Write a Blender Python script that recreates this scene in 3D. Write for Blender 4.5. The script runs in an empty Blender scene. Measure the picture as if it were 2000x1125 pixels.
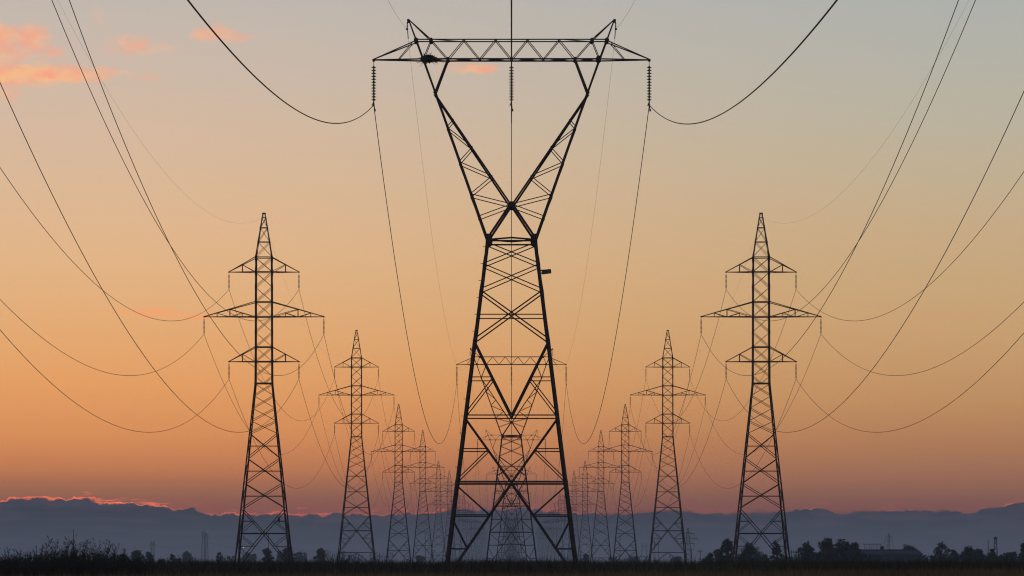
import bpy, math, random
import numpy as np
from mathutils import Vector

random.seed(7)
rng = np.random.default_rng(7)
SC = bpy.context.scene
COL = SC.collection

# ----------------------------------------------------------------------------
# measurements: the photograph is 2000 px wide, focal length F px, horizon row HOR
F, VPX, HOR, CAMZ = 7734.0, 999.0, 1103.0, 1.2
D1, SPAN = 230.0, 350.0          # middle line: distance of first pylon, span
DS, SSPAN = 387.0, 231.0         # side lines
NC, NS = 13, 15                  # pylons per line
K1 = D1 / F                      # metres per photo pixel at the first middle pylon
KS = DS / F


def wx(px, d):
    return (px - VPX) * d / F


def wz(py, d):
    return (HOR - py) * d / F + CAMZ


# ----------------------------------------------------------------------------
# materials
def mat(name, col, rough=0.7, metal=0.0, var=0.25, scale=3.0, bump=0.0, spec=0.3):
    m = bpy.data.materials.new(name)
    m.use_nodes = True
    nt = m.node_tree
    b = nt.nodes['Principled BSDF']
    tc = nt.nodes.new('ShaderNodeTexCoord')
    nz = nt.nodes.new('ShaderNodeTexNoise')
    nz.inputs['Scale'].default_value = scale
    nz.inputs['Detail'].default_value = 5
    nt.links.new(tc.outputs['Object'], nz.inputs['Vector'])
    cr = nt.nodes.new('ShaderNodeValToRGB')
    cr.color_ramp.elements[0].position = 0.3
    cr.color_ramp.elements[1].position = 0.7
    cr.color_ramp.elements[0].color = (*[c * (1 - var) for c in col], 1)
    cr.color_ramp.elements[1].color = (*[c * (1 + var) for c in col], 1)
    nt.links.new(nz.outputs['Fac'], cr.inputs['Fac'])
    nt.links.new(cr.outputs['Color'], b.inputs['Base Color'])
    b.inputs['Roughness'].default_value = rough
    b.inputs['Metallic'].default_value = metal
    b.inputs['Specular IOR Level'].default_value = spec
    if bump:
        bp = nt.nodes.new('ShaderNodeBump')
        bp.inputs['Strength'].default_value = bump
        nt.links.new(nz.outputs['Fac'], bp.inputs['Height'])
        nt.links.new(bp.outputs['Normal'], b.inputs['Normal'])
    return m


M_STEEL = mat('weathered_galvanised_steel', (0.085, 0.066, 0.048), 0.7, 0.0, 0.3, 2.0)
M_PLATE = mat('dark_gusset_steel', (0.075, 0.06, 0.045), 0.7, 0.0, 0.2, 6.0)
M_INS = mat('brown_glazed_porcelain', (0.09, 0.055, 0.04), 0.35, 0.0, 0.2, 8.0, spec=0.5)
M_FIT = mat('dull_cast_fitting', (0.08, 0.07, 0.06), 0.6, 0.1, 0.2, 9.0)
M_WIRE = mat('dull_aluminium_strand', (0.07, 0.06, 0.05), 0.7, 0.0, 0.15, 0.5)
M_SIGN = mat('sign_enamel', (0.10, 0.09, 0.06), 0.6, 0.0, 0.2, 4.0)
M_TWIG = mat('dry_twig', (0.07, 0.05, 0.035), 0.9, 0.0, 0.35, 12.0)
M_SOIL = mat('field_soil', (0.055, 0.045, 0.032), 0.95, 0.0, 0.35, 0.05, 0.3)
M_CROP = mat('dark_field_crop', (0.095, 0.07, 0.035), 0.85, 0.0, 0.45, 0.12)
M_STRAW = mat('dry_straw_grass', (0.27, 0.165, 0.07), 0.85, 0.0, 0.6, 0.35)
M_WEED = mat('withered_weed', (0.075, 0.06, 0.036), 0.9, 0.0, 0.4, 0.8)
M_BARK = mat('tree_bark', (0.06, 0.048, 0.038), 0.9, 0.0, 0.3, 4.0)
M_LEAF = mat('dusk_foliage', (0.075, 0.085, 0.045), 0.8, 0.0, 0.5, 0.7)
M_LEAF2 = mat('olive_foliage', (0.085, 0.085, 0.045), 0.8, 0.0, 0.5, 0.6)
M_BARNW = mat('barn_sheet_wall', (0.10, 0.11, 0.12), 0.7, 0.0, 0.15, 0.6)
M_BARNR = mat('barn_sheet_roof', (0.05, 0.06, 0.07), 0.8, 0.0, 0.15, 0.4)
M_WOOD = mat('creosote_pole_wood', (0.07, 0.055, 0.045), 0.9, 0.0, 0.3, 3.0)
M_BIRD = mat('dark_plumage', (0.04, 0.038, 0.036), 0.8, 0.0, 0.3, 15.0)


def lamp_mat():
    m = bpy.data.materials.new('lit_lamp_glass')
    m.use_nodes = True
    b = m.node_tree.nodes['Principled BSDF']
    b.inputs['Emission Color'].default_value = (1, 0.62, 0.3, 1)
    b.inputs['Emission Strength'].default_value = 2.0
    return m


M_LAMP = lamp_mat()


# ----------------------------------------------------------------------------
# mesh builder
class MB:
    def __init__(self):
        self.v, self.f = [], []

    def bar(self, p, q, w, h=None, up=None):
        p, q = Vector(p), Vector(q)
        d = q - p
        if d.length < 1e-6:
            return
        d.normalize()
        u = Vector(up) if up else (Vector((0, 1, 0)) if abs(d.y) < 0.8 else Vector((0, 0, 1)))
        s = d.cross(u).normalized()
        t = d.cross(s).normalized()
        a, b = w / 2, (h or w) / 2
        n = len(self.v)
        for o in (p, q):
            for i, j in ((-1, -1), (1, -1), (1, 1), (-1, 1)):
                self.v.append(o + s * (a * i) + t * (b * j))
        self.f += [(n, n + 3, n + 2, n + 1), (n + 4, n + 5, n + 6, n + 7)]
        for i in range(4):
            j = (i + 1) % 4
            self.f.append((n + i, n + j, n + 4 + j, n + 4 + i))

    def angle(self, p, q, w, ax, ay, t=None):
        """L-section steel; plates run from the corner line along ax and ay."""
        t = t or w * 0.14
        p, q, ax, ay = Vector(p), Vector(q), Vector(ax), Vector(ay)
        prof = ((0, 0), (w, 0), (w, t), (t, t), (t, w), (0, w))
        n = len(self.v)
        for o in (p, q):
            for i, j in prof:
                self.v.append(o + ax * i + ay * j)
        for i in range(6):
            j = (i + 1) % 6
            self.f.append((n + i, n + j, n + 6 + j, n + 6 + i))
        self.f += [tuple(range(n + 5, n - 1, -1)), tuple(range(n + 6, n + 12))]

    def plate(self, pts, y0, y1):
        """polygon in x-z given thickness in y."""
        n, k = len(self.v), len(pts)
        for y in (y0, y1):
            for x, z in pts:
                self.v.append(Vector((x, y, z)))
        self.f += [tuple(range(n, n + k)), tuple(range(n + 2 * k - 1, n + k - 1, -1))]
        for i in range(k):
            j = (i + 1) % k
            self.f.append((n + i, n + k + i, n + k + j, n + j))

    def box(self, c, s):
        x, y, z = c
        self.bar((x, y, z - s[2] / 2), (x, y, z + s[2] / 2), s[0], s[1], up=(0, 1, 0))

    def lathe(self, prof, base, seg=10):
        """prof: (r, z) pairs from bottom to top."""
        n = len(self.v)
        bx, by, bz = base
        for r, z in prof:
            for i in range(seg):
                a = 2 * math.pi * i / seg
                self.v.append(Vector((bx + r * math.cos(a), by + r * math.sin(a), bz + z)))
        for k in range(len(prof) - 1):
            for i in range(seg):
                j = (i + 1) % seg
                self.f.append((n + k * seg + i, n + k * seg + j, n + (k + 1) * seg + j, n + (k + 1) * seg + i))
        self.f.append(tuple(range(n + seg - 1, n - 1, -1)))
        e = n + (len(prof) - 1) * seg
        self.f.append(tuple(range(e, e + seg)))

    def tube(self, pts, radii, seg=6):
        n = len(self.v)
        pts = [Vector(p) for p in pts]
        for k, p in enumerate(pts):
            d = (pts[min(k + 1, len(pts) - 1)] - pts[max(k - 1, 0)]).normalized()
            u = Vector((1, 0, 0)) if abs(d.x) < 0.8 else Vector((0, 1, 0))
            s = d.cross(u).normalized()
            t = d.cross(s)
            for i in range(seg):
                a = 2 * math.pi * i / seg
                self.v.append(p + s * (radii[k] * math.cos(a)) + t * (radii[k] * math.sin(a)))
        for k in range(len(pts) - 1):
            for i in range(seg):
                j = (i + 1) % seg
                self.f.append((n + k * seg + i, n + k * seg + j, n + (k + 1) * seg + j, n + (k + 1) * seg + i))
        self.f.append(tuple(range(n + seg - 1, n - 1, -1)))
        e = n + (len(pts) - 1) * seg
        self.f.append(tuple(range(e, e + seg)))

    def mesh(self, name, m):
        me = bpy.data.meshes.new(name)
        me.from_pydata([tuple(v) for v in self.v], [], self.f)
        me.materials.append(m)
        me.update()
        return me

    def build(self, name, m, parent=None, loc=None):
        o = bpy.data.objects.new(name, self.mesh(name, m))
        COL.objects.link(o)
        if parent is not None:
            o.parent = parent
        if loc is not None:
            o.location = loc
        return o


def tag(o, label=None, cat=None, group=None, kind=None):
    if label:
        o['label'] = label
    if cat:
        o['category'] = cat
    if group:
        o['group'] = group
    if kind:
        o['kind'] = kind
    return o


def empty(name, loc=(0, 0, 0)):
    o = bpy.data.objects.new(name, None)
    o.empty_display_size = 0.5
    COL.objects.link(o)
    o.location = loc
    return o


def dup(root, loc):
    """a copy of a thing with copies of its parts and their sub-parts."""
    r = root.copy()
    COL.objects.link(r)
    r.location = loc
    for ch in list(root.children):
        c = ch.copy()
        COL.objects.link(c)
        c.parent = r
        for g in list(ch.children):
            s = g.copy()
            COL.objects.link(s)
            s.parent = c
    return r


ORD = ['first', 'second', 'third', 'fourth', 'fifth', 'sixth', 'seventh', 'eighth', 'ninth', 'tenth',
       'eleventh', 'twelfth', 'thirteenth', 'fourteenth', 'fifteenth', 'sixteenth']

# ----------------------------------------------------------------------------
# MIDDLE LINE: Y-shaped pylon. Working in photo pixels of the first one (x from axis).
def Zc(y):
    return (HOR - y) * K1 + CAMZ


GROUND_Y = HOR + CAMZ / K1


def hw_c(y):                      # half width of the square body below the waist
    return (48.5 + 0.1235 * (y - 470)) * K1


def hd_c(y):                      # half depth of the fork and bridge
    if y >= 470:
        return hw_c(y)
    if y <= 117:
        return 0.5
    return 0.5 + (hw_c(470) - 0.5) * (y - 117) / 353.0


def face_pt(face, s, y):
    """point at fraction s (-1..1) of the body face at photo row y."""
    h, z = hw_c(y), Zc(y)
    return {'f': (s * h, -h, z), 'b': (s * h, h, z), 'l': (-h, s * h, z), 'r': (h, s * h, z)}[face]


def centre_pylon_parts():
    """-> list of (part name, MB, material) in local coordinates (base at ground on axis)."""
    out = []
    # legs
    segs = [(462, 520, .155), (515, 570, .16), (564, 670, .165), (662, 948, .165), (938, GROUND_Y, .165)]
    for sx in (-1, 1):
        for sy in (-1, 1):
            mb = MB()
            for i, (ya, yb, w) in enumerate(segs):
                off = (0.012 * i)
                pa = (sx * (hw_c(ya) + off), sy * (hw_c(ya) + off), Zc(ya))
                pb = (sx * (hw_c(yb) + off), sy * (hw_c(yb) + off), Zc(yb))
                mb.angle(pa, pb, w, (-sx, 0, 0), (0, -sy, 0))
            mb.box((sx * hw_c(GROUND_Y), sy * hw_c(GROUND_Y), 0.12), (0.8, 0.8, 0.5))
            out.append(('leg', mb, M_STEEL))
    # body bracing
    mb = MB()
    for fc in 'fblr':
        def P(s, y):
            return face_pt(fc, s, y)

        def X(y0, y1, w):
            mb.bar(P(-1, y0), P(1, y1), w)
            mb.bar(P(1, y0), P(-1, y1), w)

        def H(y, w, s0=-1, s1=1):
            mb.bar(P(s0, y), P(s1, y), w)
        X(476, 518, .058)
        X(519, 568, .058)
        X(570, 666, .075)
        H(618, .058)
        H(814, .07)
        H(943, .105)
        for s in (-1, 1):
            mb.bar(P(s, 667), P(0, 814), .10)
            # sub bracing in the upper triangle
            xs = (1 - (740 - 667) / 147.0) * hw_c(667) / hw_c(740)
            H(740, .055, s, s * xs)
            mb.bar(P(s * xs, 742), P(s, 812), .06)
            # upper half of the big cross
            mb.bar(P(s, 816), P(0, 943), .072)
            xs = (1 - (879 - 816) / 127.0) * hw_c(816) / hw_c(879)
            H(879, .06, s, s * xs)
            mb.bar(P(s * xs, 881), P(s, 940), .06)
            # lower half of the big cross, running to the feet
            mb.bar(P(0, 944), P(s, 1136), .08)
            xs = ((1007 - 944) / 192.0) * hw_c(1136) / hw_c(1007)
            H(1007, .065, s, s * xs)
            mb.bar(P(s, 948), P(s * xs, 1006), .06)
            xs = ((1072 - 944) / 192.0) * hw_c(1136) / hw_c(1072)
            H(1072, .055, s, s * xs)
            mb.bar(P(s, 1013), P(s * xs, 1070), .06)
    out.append(('body_bracing', mb, M_STEEL))
    # waist frame
    mb = MB()
    h, z = hw_c(472), Zc(474)
    for sy in (-1, 1):
        mb.bar((-h, sy * h, z), (h, sy * h, z), .09)
        mb.bar((sy * h, -h, z), (sy * h, h, z), .09)
    z2 = Zc(468)
    q = [(h, 0, z2), (0, h, z2), (-h, 0, z2), (0, -h, z2)]
    for i in range(4):
        mb.bar(q[i], q[(i + 1) % 4], .09)
    out.append(('waist_frame', mb, M_STEEL))
    # fork arms
    for s in (-1, 1):
        mb = MB()

        def Q(xp, y, sy):
            return (s * xp * K1, sy * hd_c(y), Zc(y))
        outer = lambda y: 49 + (470 - y) * (173 - 49) / 353.0          # waist -> bridge bottom
        inner = lambda y: (402 - y) * 149 / 219.0                       # crotch -> 183
        for sy in (-1, 1):
            for ya, yb, w in ((470, 384, .135), (386, 250, .125), (252, 180, .12), (182, 112, .10)):
                mb.angle(Q(outer(ya), ya, sy), Q(outer(yb), yb, sy), w, (-s, 0, 0), (0, -sy, 0))
            for ya, yb, w in ((402, 345, .125), (347, 288, .12), (290, 182, .11)):
                mb.angle(Q(inner(ya), ya, sy), Q(inner(yb), yb, sy), w, (s, 0, 0), (0, -sy, 0))
            mb.bar(Q(2, 402, sy), Q(46, 468, sy), .125)                  # crotch down to the waist
            mb.bar(Q(outer(183) - 1, 183, sy), Q(124, 117, sy), .10)    # strut up to the bridge
            zig = [(inner(236), 236), (outer(251), 251), (inner(290), 290), (outer(319), 319),
                   (inner(347), 347), (outer(382), 382), (0, 402), (outer(426), 426)]
            for a, b in zip(zig, zig[1:]):
                mb.bar(Q(*a, sy), Q(*b, sy), .05)
        # ties between the front and back frames
        for y in (251, 319, 382, 426):
            mb.bar(Q(outer(y), y, -1), Q(outer(y), y, 1), .045)
        for y in (236, 290, 347, 402):
            mb.bar(Q(inner(y), y, -1), Q(inner(y), y, 1), .045)
        for ya, yb in ((426, 382), (382, 319), (319, 251), (251, 183), (183, 120)):
            mb.bar(Q(outer(ya), ya, -1), Q(outer(yb), yb, 1), .04)
        out.append(('fork_arm', mb, M_STEEL))
    # bridge (truss beam)
    mb = MB()
    top = [-186, -157, -93, -31, 31, 93, 157, 186]
    bot = [-172, -124, -62, 0, 62, 124, 172]

    def B(xp, y, sy):
        return (xp * K1, sy * 0.5, Zc(y))
    for sy in (-1, 1):
        mb.bar(B(-186, 79, sy), B(186, 79, sy), .065)
        mb.bar(B(-172, 117, sy), B(172, 117, sy), .085)
        zz = [(-157, 79), (-124, 117), (-93, 79), (-62, 117), (-31, 79), (0, 117), (31, 79), (62, 117), (93, 79), (124, 117), (157, 79)]
        for a, b in zip(zz, zz[1:]):
            mb.bar(B(*a, sy), B(*b, sy), .045)
        for s in (-1, 1):
            mb.bar(B(s * 172, 117, sy), B(s * 157, 79, sy), .045)
            mb.bar(B(s * 172, 117, sy), B(s * 186, 79, sy), .10)
    for x in top:
        mb.bar(B(x, 79, -1), B(x, 79, 1), .045)
    for x in bot:
        mb.bar(B(x, 117, -1), B(x, 117, 1), .05)
    for i in range(len(bot) - 1):
        mb.bar(B(bot[i], 117, -1), B(bot[i + 1], 117, 1), .04)
        mb.bar(B(bot[i], 117, 1), B(bot[i + 1], 117, -1), .04)
    for i in (1, 5):
        mb.bar(B(top[i], 79, -1), B(top[i + 1], 79, 1), .04)
    out.append(('bridge_beam', mb, M_STEEL))
    # cantilever ends
    for s in (-1, 1):
        mb = MB()
        tip = (s * 269 * K1, 0, Zc(117))
        for sy in (-1, 1):
            mb.bar(B(s * 172, 117, sy), tip, .075)
            mb.bar(B(s * 186, 81, sy), (tip[0], 0, tip[2] + .04), .06)
            f = (269 - 221) / (269 - 172.0)
            low = (s * 221 * K1, sy * .5 * f, Zc(117))
            mb.bar(low, (s * 194 * K1, sy * .46, Zc(85)), .042)
        mb.bar((s * 221 * K1, -.25, Zc(117)), (s * 221 * K1, .25, Zc(117)), .045)
        mb.box((tip[0], 0, tip[2] - .02), (.16, .10, .14))
        out.append(('end_arm', mb, M_STEEL))
    # earth wire horns
    for s in (-1, 1):
        mb = MB()
        tip = (s * 201 * K1, 0, Zc(38))
        for sy in (-1, 1):
            mb.bar(B(s * 186, 79, sy), tip, .075)
            mb.bar(B(s * 157, 79, sy), tip, .06)
        mb.box((s * 201.5 * K1, 0, Zc(41)), (.14, .12, .22))
        mb.bar((s * 201 * K1, 0, Zc(44)), (s * 204 * K1, 0, Zc(44)), .05)
        for k in range(4):
            mb.box((s * 203.5 * K1, 0, Zc(46 + 3 * k)), (.075, .075, .055))
        mb.bar((s * 203.5 * K1, 0, Zc(43)), (s * 203.5 * K1, 0, Zc(58)), .035)
        mb.box((s * 204 * K1, 0, Zc(57)), (.12, .2, .09))
        mb.bar((s * 203 * K1, .15, Zc(59)), (s * 202 * K1, .4, Zc(74)), .05)
        out.append(('earth_wire_horn', mb, M_STEEL))
    # gusset plates
    for s in (-1, 1):
        for sy in (-1, 1):
            mb = MB()
            yy = sy * (hw_c(470) + .012)
            pts = [(x * s * K1, Zc(y)) for x, y in ((39, 461.5), (47, 460), (50, 467), (50, 476), (45, 480), (39, 476), (37, 468))]
            mb.plate(pts, yy - .012, yy + .012)
            out.append(('gusset_plate', mb, M_PLATE))
            for cx, cy, r in ((170, 116, 5.5), (124, 117, 3.8), (157, 80, 4.2), (186, 80, 4.6)):
                mb = MB()
                yy = sy * .56
                pts = [((cx + r * math.cos(a)) * s * K1, Zc(cy + r * math.sin(a))) for a in [i * math.pi / 4 + .4 for i in range(8)]]
                mb.plate(pts, yy - .01, yy + .01)
                out.append(('gusset_plate', mb, M_PLATE))
    for sy in (-1, 1):
        mb = MB()
        yy = sy * (hd_c(402) + .08)
        pts = [(6.4 * K1 * math.cos(a), Zc(402 + 5.2 * math.sin(a))) for a in [i * math.pi / 4 + .39 for i in range(8)]]
        mb.plate(pts, yy - .012, yy + .012)
        out.append(('crotch_plate', mb, M_PLATE))
    # climbing pegs up one leg
    y = 486
    while y < 1080:
        mb = MB()
        h = hw_c(y) + .02
        mb.bar((-h, -h + .05, Zc(y)), (-h - .14, -h + .05, Zc(y) + .01), .03)
        y += 33
        out.append(('climbing_peg', mb, M_STEEL))
    return out


def merged(parts):
    mb = MB()
    for _, p, _m in parts:
        n = len(mb.v)
        mb.v += p.v
        mb.f += [tuple(i + n for i in f) for f in p.f]
    return mb


GRP_C = 'Y-shaped pylons of the middle line'
cparts = centre_pylon_parts()
c_first = empty('power_pylon', (0, D1, 0))
for nm, mb, m in cparts:
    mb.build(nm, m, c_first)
tag(c_first, 'huge dark Y-shaped lattice pylon with a bird nest on its bridge, nearest of all', 'pylon', GRP_C)
far_c = merged(cparts).mesh('power_pylon', M_STEEL)
for k in range(1, NC):
    loc = (0.0, D1 + SPAN * k, 0)
    if k < 6:
        o = dup(c_first, loc)
    else:
        o = bpy.data.objects.new('power_pylon', far_c)
        COL.objects.link(o)
        o.location = loc
    lab = 'Y-shaped pylon seen through the legs of the huge nest-bearing one, %s in the middle line' % ORD[k]
    tag(o, lab, 'pylon', GRP_C)
# the sign on a bracket, on the first pylon only
mb = MB()
hx = hw_c(535)
mb.plate([((58 + .0) * K1, Zc(531.5)), (76.5 * K1, Zc(529.5)), (77.5 * K1, Zc(538)), (59 * K1, Zc(540.5))], -hx - .06, -hx - .02)
mb.bar((hx - .12, -hx - .0, Zc(532.5)), (70 * K1, -hx - .0, Zc(531.5)), .07)
mb.bar((hx - .12, -hx - .0, Zc(538)), (70 * K1, -hx - .0, Zc(537)), .07)
mb.build('sign_plate', M_SIGN, c_first)

# ----------------------------------------------------------------------------
# SIDE LINES: three-armed double-circuit pylon, photo pixels of the first one
def hw_s(y):
    if y < 503:
        return (2.7 + (16.5 - 2.7) * (y - 416) / 87.0) * KS
    if y < 749:
        return (16.5 + .4 * (y - 503) / 246.0) * KS
    return (16.9 + .1045 * (y - 749)) * KS


def side_pylon_parts(ext):
    """ext: extra leg height in metres under the standard foot."""
    def Z(y):
        return (HOR - y) * KS + CAMZ + ext
    yg = HOR + (CAMZ + ext) / KS
    out = []
    segs = [(500, 562, .10), (558, 680, .11), (676, 752, .12), (748, 850, .125), (846, 946, .13), (942, 1044, .14), (1040, yg, .15)]
    for sx in (-1, 1):
        for sy in (-1, 1):
            mb = MB()
            for i, (ya, yb, w) in enumerate(segs):
                off = .008 * i
                mb.angle((sx * (hw_s(ya) + off), sy * (hw_s(ya) + off), Z(ya)), (sx * (hw_s(yb) + off), sy * (hw_s(yb) + off), Z(yb)), w,
                         (-sx, 0, 0), (0, -sy, 0), w * .2)
            mb.box((sx * hw_s(yg), sy * hw_s(yg), .1), (.6, .6, .4))
            out.append(('leg', mb, M_STEEL))
    # bracing of the mast
    mb = MB()
    for fc in 'fblr':
        def P(s, y):
            h = hw_s(y)
            return {'f': (s * h, -h, Z(y)), 'b': (s * h, h, Z(y)), 'l': (-h, s * h, Z(y)), 'r': (h, s * h, Z(y))}[fc]

        def X(y0, y1, w):
            mb.bar(P(-1, y0), P(1, y1), w)
            mb.bar(P(1, y0), P(-1, y1), w)

        def H(y, w, a=-1, b=1):
            mb.bar(P(a, y), P(b, y), w)
        lv = [503, 531.5, 561, 590, 619, 649, 678, 706.5, 735]
        for a, b in zip(lv, lv[1:]):
            X(a, b, .05)
        mb.bar(P(-1, 735), P(0, 749), .05)
        mb.bar(P(1, 735), P(0, 749), .05)
        for y in (503, 531.5, 590, 619, 678, 706.5):
            H(y, .085)
        H(749, .11)
        lv = [750, 773, 797.5, 822.5, 847]
        for a, b in zip(lv, lv[1:]):
            X(a, b, .05)
        for a, b, w in ((847, 895.5, .065), (895.5, 944.5, .065), (944.5, 993, .065)):
            X(a, b, w)
            H((a + b) / 2 + .5, .05)
        H(1042, .10)
        for s in (-1, 1):
            mb.bar(P(s, 994), P(0, 1042), .075)
            mb.bar(P(0, 1042), P(s, 1110), .08)
            xs = (1 - 24.5 / 48.0) * hw_s(994) / hw_s(1018)
            H(1018, .045, s, s * xs)
            mb.bar(P(s * xs, 1019), P(s, 1041), .05)
            xs = (25 / 68.0) * hw_s(1110) / hw_s(1067)
            H(1067, .045, s, s * xs)
            mb.bar(P(s, 1044), P(s * xs, 1066), .05)
            xs2 = (44 / 68.0) * hw_s(1110) / hw_s(1086)
            mb.bar(P(s, 1068), P(s * xs2, 1086), .045)
        if ext > .5:
            H(1110, .09)
            for s in (-1, 1):
                ye = 1110 + (yg - 1110) * .95
                mb.bar(P(0, 1110), P(s * .62, 1110 + (yg - 1110) * .45), .06)
                mb.bar(P(s * .62, 1110 + (yg - 1110) * .45), P(s, ye), .06)
    out.append(('mast_bracing', mb, M_STEEL))
    # peak
    mb = MB()
    for sx in (-1, 1):
        for sy in (-1, 1):
            mb.angle((sx * hw_s(503), sy * hw_s(503), Z(503)), (sx * hw_s(417), sy * hw_s(417), Z(417)), .08, (-sx, 0, 0), (0, -sy, 0), .02)
    for fc in 'fblr':
        def P(s, y):
            h = hw_s(y)
            return {'f': (s * h, -h, Z(y)), 'b': (s * h, h, Z(y)), 'l': (-h, s * h, Z(y)), 'r': (h, s * h, Z(y))}[fc]
        for a, b in ((425.5, 445), (445, 473), (473, 502)):
            mb.bar(P(-1, a), P(1, b), .04)
            mb.bar(P(1, a), P(-1, b), .04)
        for y in (425.5, 445, 473):
            mb.bar(P(-1, y), P(1, y), .06)
    mb.box((0, 0, Z(417)), (.34, .34, .14))
    mb.bar((0, 0, Z(418)), (0, 0, Z(426)), .05)
    out.append(('peak', mb, M_STEEL))
    # arms: (row of top attachment, row of bottom, reach px, long?)
    for yt, yb, reach, long in ((503, 531.5, 68.3, 0), (590, 618.8, 117, 1), (678, 706.5, 68.3, 0)):
        for s in (-1, 1):
            mb = MB()
            h0 = hw_s(yb)
            tipx = reach * KS

            def low(xp, sy):
                x = xp * KS
                f = (tipx - x) / (tipx - h0)
                return Vector((s * x, sy * h0 * f, Z(yb)))

            def high(xp, sy):
                x = xp * KS
                f = (tipx - x) / (tipx - h0)
                return Vector((s * x, sy * h0 * f, Z(yb) + (Z(yt) - Z(yb)) * f))
            r0 = h0 / KS
            for sy in (-1, 1):
                mb.bar(low(r0, sy), low(reach, sy), .07)
                mb.bar(high(r0, sy), high(reach, sy) + Vector((0, 0, .03)), .075)
                if not long:
                    mb.bar(low(42, sy), high(42, sy), .05)
                    mb.bar(high(42, sy), low(r0, sy), .05)
                else:
                    mid = high(66.5, sy)
                    mb.bar(low(66.5, sy), mid, .05)
                    mb.bar(mid, low(r0, sy), .05)
                    x42 = mid.lerp(low(r0, sy), (66.5 - 42) / (66.5 - r0))
                    mb.bar(low(42, sy), x42, .045)
                    mb.bar(x42, low(65, sy), .045)
                    mb.bar(low(91.5, sy), high(91.5, sy), .045)
                    mb.bar(high(91.5, sy), low(68, sy), .045)
            n = 3 if not long else 5
            for i in range(1, n):
                xp = r0 + (reach - r0) * i / n
                mb.bar(low(xp, -1), low(xp, 1), .045)
                mb.bar(low(r0 + (reach - r0) * (i - 1) / n, -1), low(xp, 1), .04)
            mb.box((s * tipx, 0, Z(yb)), (.14, .1, .12))
            out.append(('cross_arm', mb, M_STEEL))
    return out


EXT = 2.25
sp_std, sp_tall = side_pylon_parts(0.0), side_pylon_parts(EXT)
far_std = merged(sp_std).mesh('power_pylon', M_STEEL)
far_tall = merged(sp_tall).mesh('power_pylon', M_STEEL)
protos = []
SIDE = [(-24.19, 'thicket', 'weedy thicket'), (24.39, 'barn', 'low barn')]
SIDE_POS = {}
for si, (X0, key, word) in enumerate(SIDE):
    grp = 'three-armed pylons of the line on the %s side' % key
    for k in range(NS):
        tall = k % 2 == 1
        loc = (X0, DS + SSPAN * k, 0)
        SIDE_POS[(si, k)] = (loc, EXT if tall else 0.0)
        if k < 7:
            if len(protos) < 2 and si == 0 and k < 2:
                o = empty('power_pylon', loc)
                for nm, mb, m in (sp_tall if tall else sp_std):
                    mb.build(nm, m, o)
                protos.append(o)
            else:
                o = dup(protos[1 if tall else 0], loc)
        else:
            o = bpy.data.objects.new('power_pylon', far_tall if tall else far_std)
            COL.objects.link(o)
            o.location = loc
        if k == 0:
            lab = ['nearest three-armed lattice pylon on the thicket side, a bird perched low inside it',
                   'nearest three-armed lattice pylon on the barn side, dark trees behind its feet'][si]
        else:
            lab = 'three-armed lattice pylon, %s back in the row on the %s side' % (ORD[k], word)
        tag(o, lab, 'pylon', grp)

# ----------------------------------------------------------------------------
# INSULATOR STRINGS (hang from the pylons: things of their own)
def disc_mesh(r, h, nm='disc'):
    mb = MB()
    mb.lathe([(r * .30, 0), (r * .45, h * .08), (r, h * .22), (r * .97, h * .32), (r * .55, h * .5), (r * .30, h * .58), (r * .26, h)], (0, 0, 0), 10)
    return mb.mesh(nm, M_INS)


def string_parts(n, r, pitch, top, big):
    """top: length of hook; origin at the hanging point, going down."""
    rod = MB()
    rod.bar((0, 0, 0.03), (0, 0, -top - n * pitch), .035 if big else .025)
    rod.bar((0, -.03, 0), (0, .03, 0), .06 if big else .04)
    zb = -top - n * pitch
    cl = MB()
    cl.bar((0, 0, zb + .01), (0, 0, zb - (.22 if big else .1)), .07 if big else .04)
    cl.box((0, 0, zb - (.24 if big else .11)), (.09 if big else .05, .42 if big else .26, .11 if big else .06))
    if big:
        cl.bar((.02, .12, zb - .26), (.05, .2, zb - .5), .05)
        cl.box((.06, .2, zb - .52), (.10, .14, .12))
        cl.bar((-.02, -.1, zb - .1), (-.1, -.14, zb - .3), .045)
    return rod, cl, zb


discs_c = disc_mesh(.15, .16)
discs_s = disc_mesh(.105, .11)
NDC, PC, TC = 12, .170, .25
NDS, PS, TS = 11, .122, .16
rod_c, cl_c, zb_c = string_parts(NDC, .135, PC, TC, True)
rod_s, cl_s, zb_s = string_parts(NDS, .085, PS, TS, False)


def make_string(loc, big):
    o = empty('insulator_string', loc)
    rod, cl = (rod_c, cl_c) if big else (rod_s, cl_s)
    n, p, t = (NDC, PC, TC) if big else (NDS, PS, TS)
    rod.build('hanger_rod', M_FIT, o)
    for i in range(n):
        d = bpy.data.objects.new('disc', discs_c if big else discs_s)
        COL.objects.link(d)
        d.parent = o
        d.location = (0, 0, -t - (i + 1) * p + p * .1)
    cl.build('cable_clamp', M_FIT, o)
    return o


def simple_string(n, r, pitch, top, zb):
    mb = MB()
    prof = []
    mb.bar((0, 0, .03), (0, 0, zb - .12), .04)
    for i in range(n):
        mb.lathe([(r * .4, 0), (r, pitch * .25), (r * .4, pitch * .6)], (0, 0, -top - (i + 1) * pitch), 6)
    mb.box((0, 0, zb - .11), (.06, .26, .07))
    return mb.mesh('insulator_string', M_INS)


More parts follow.
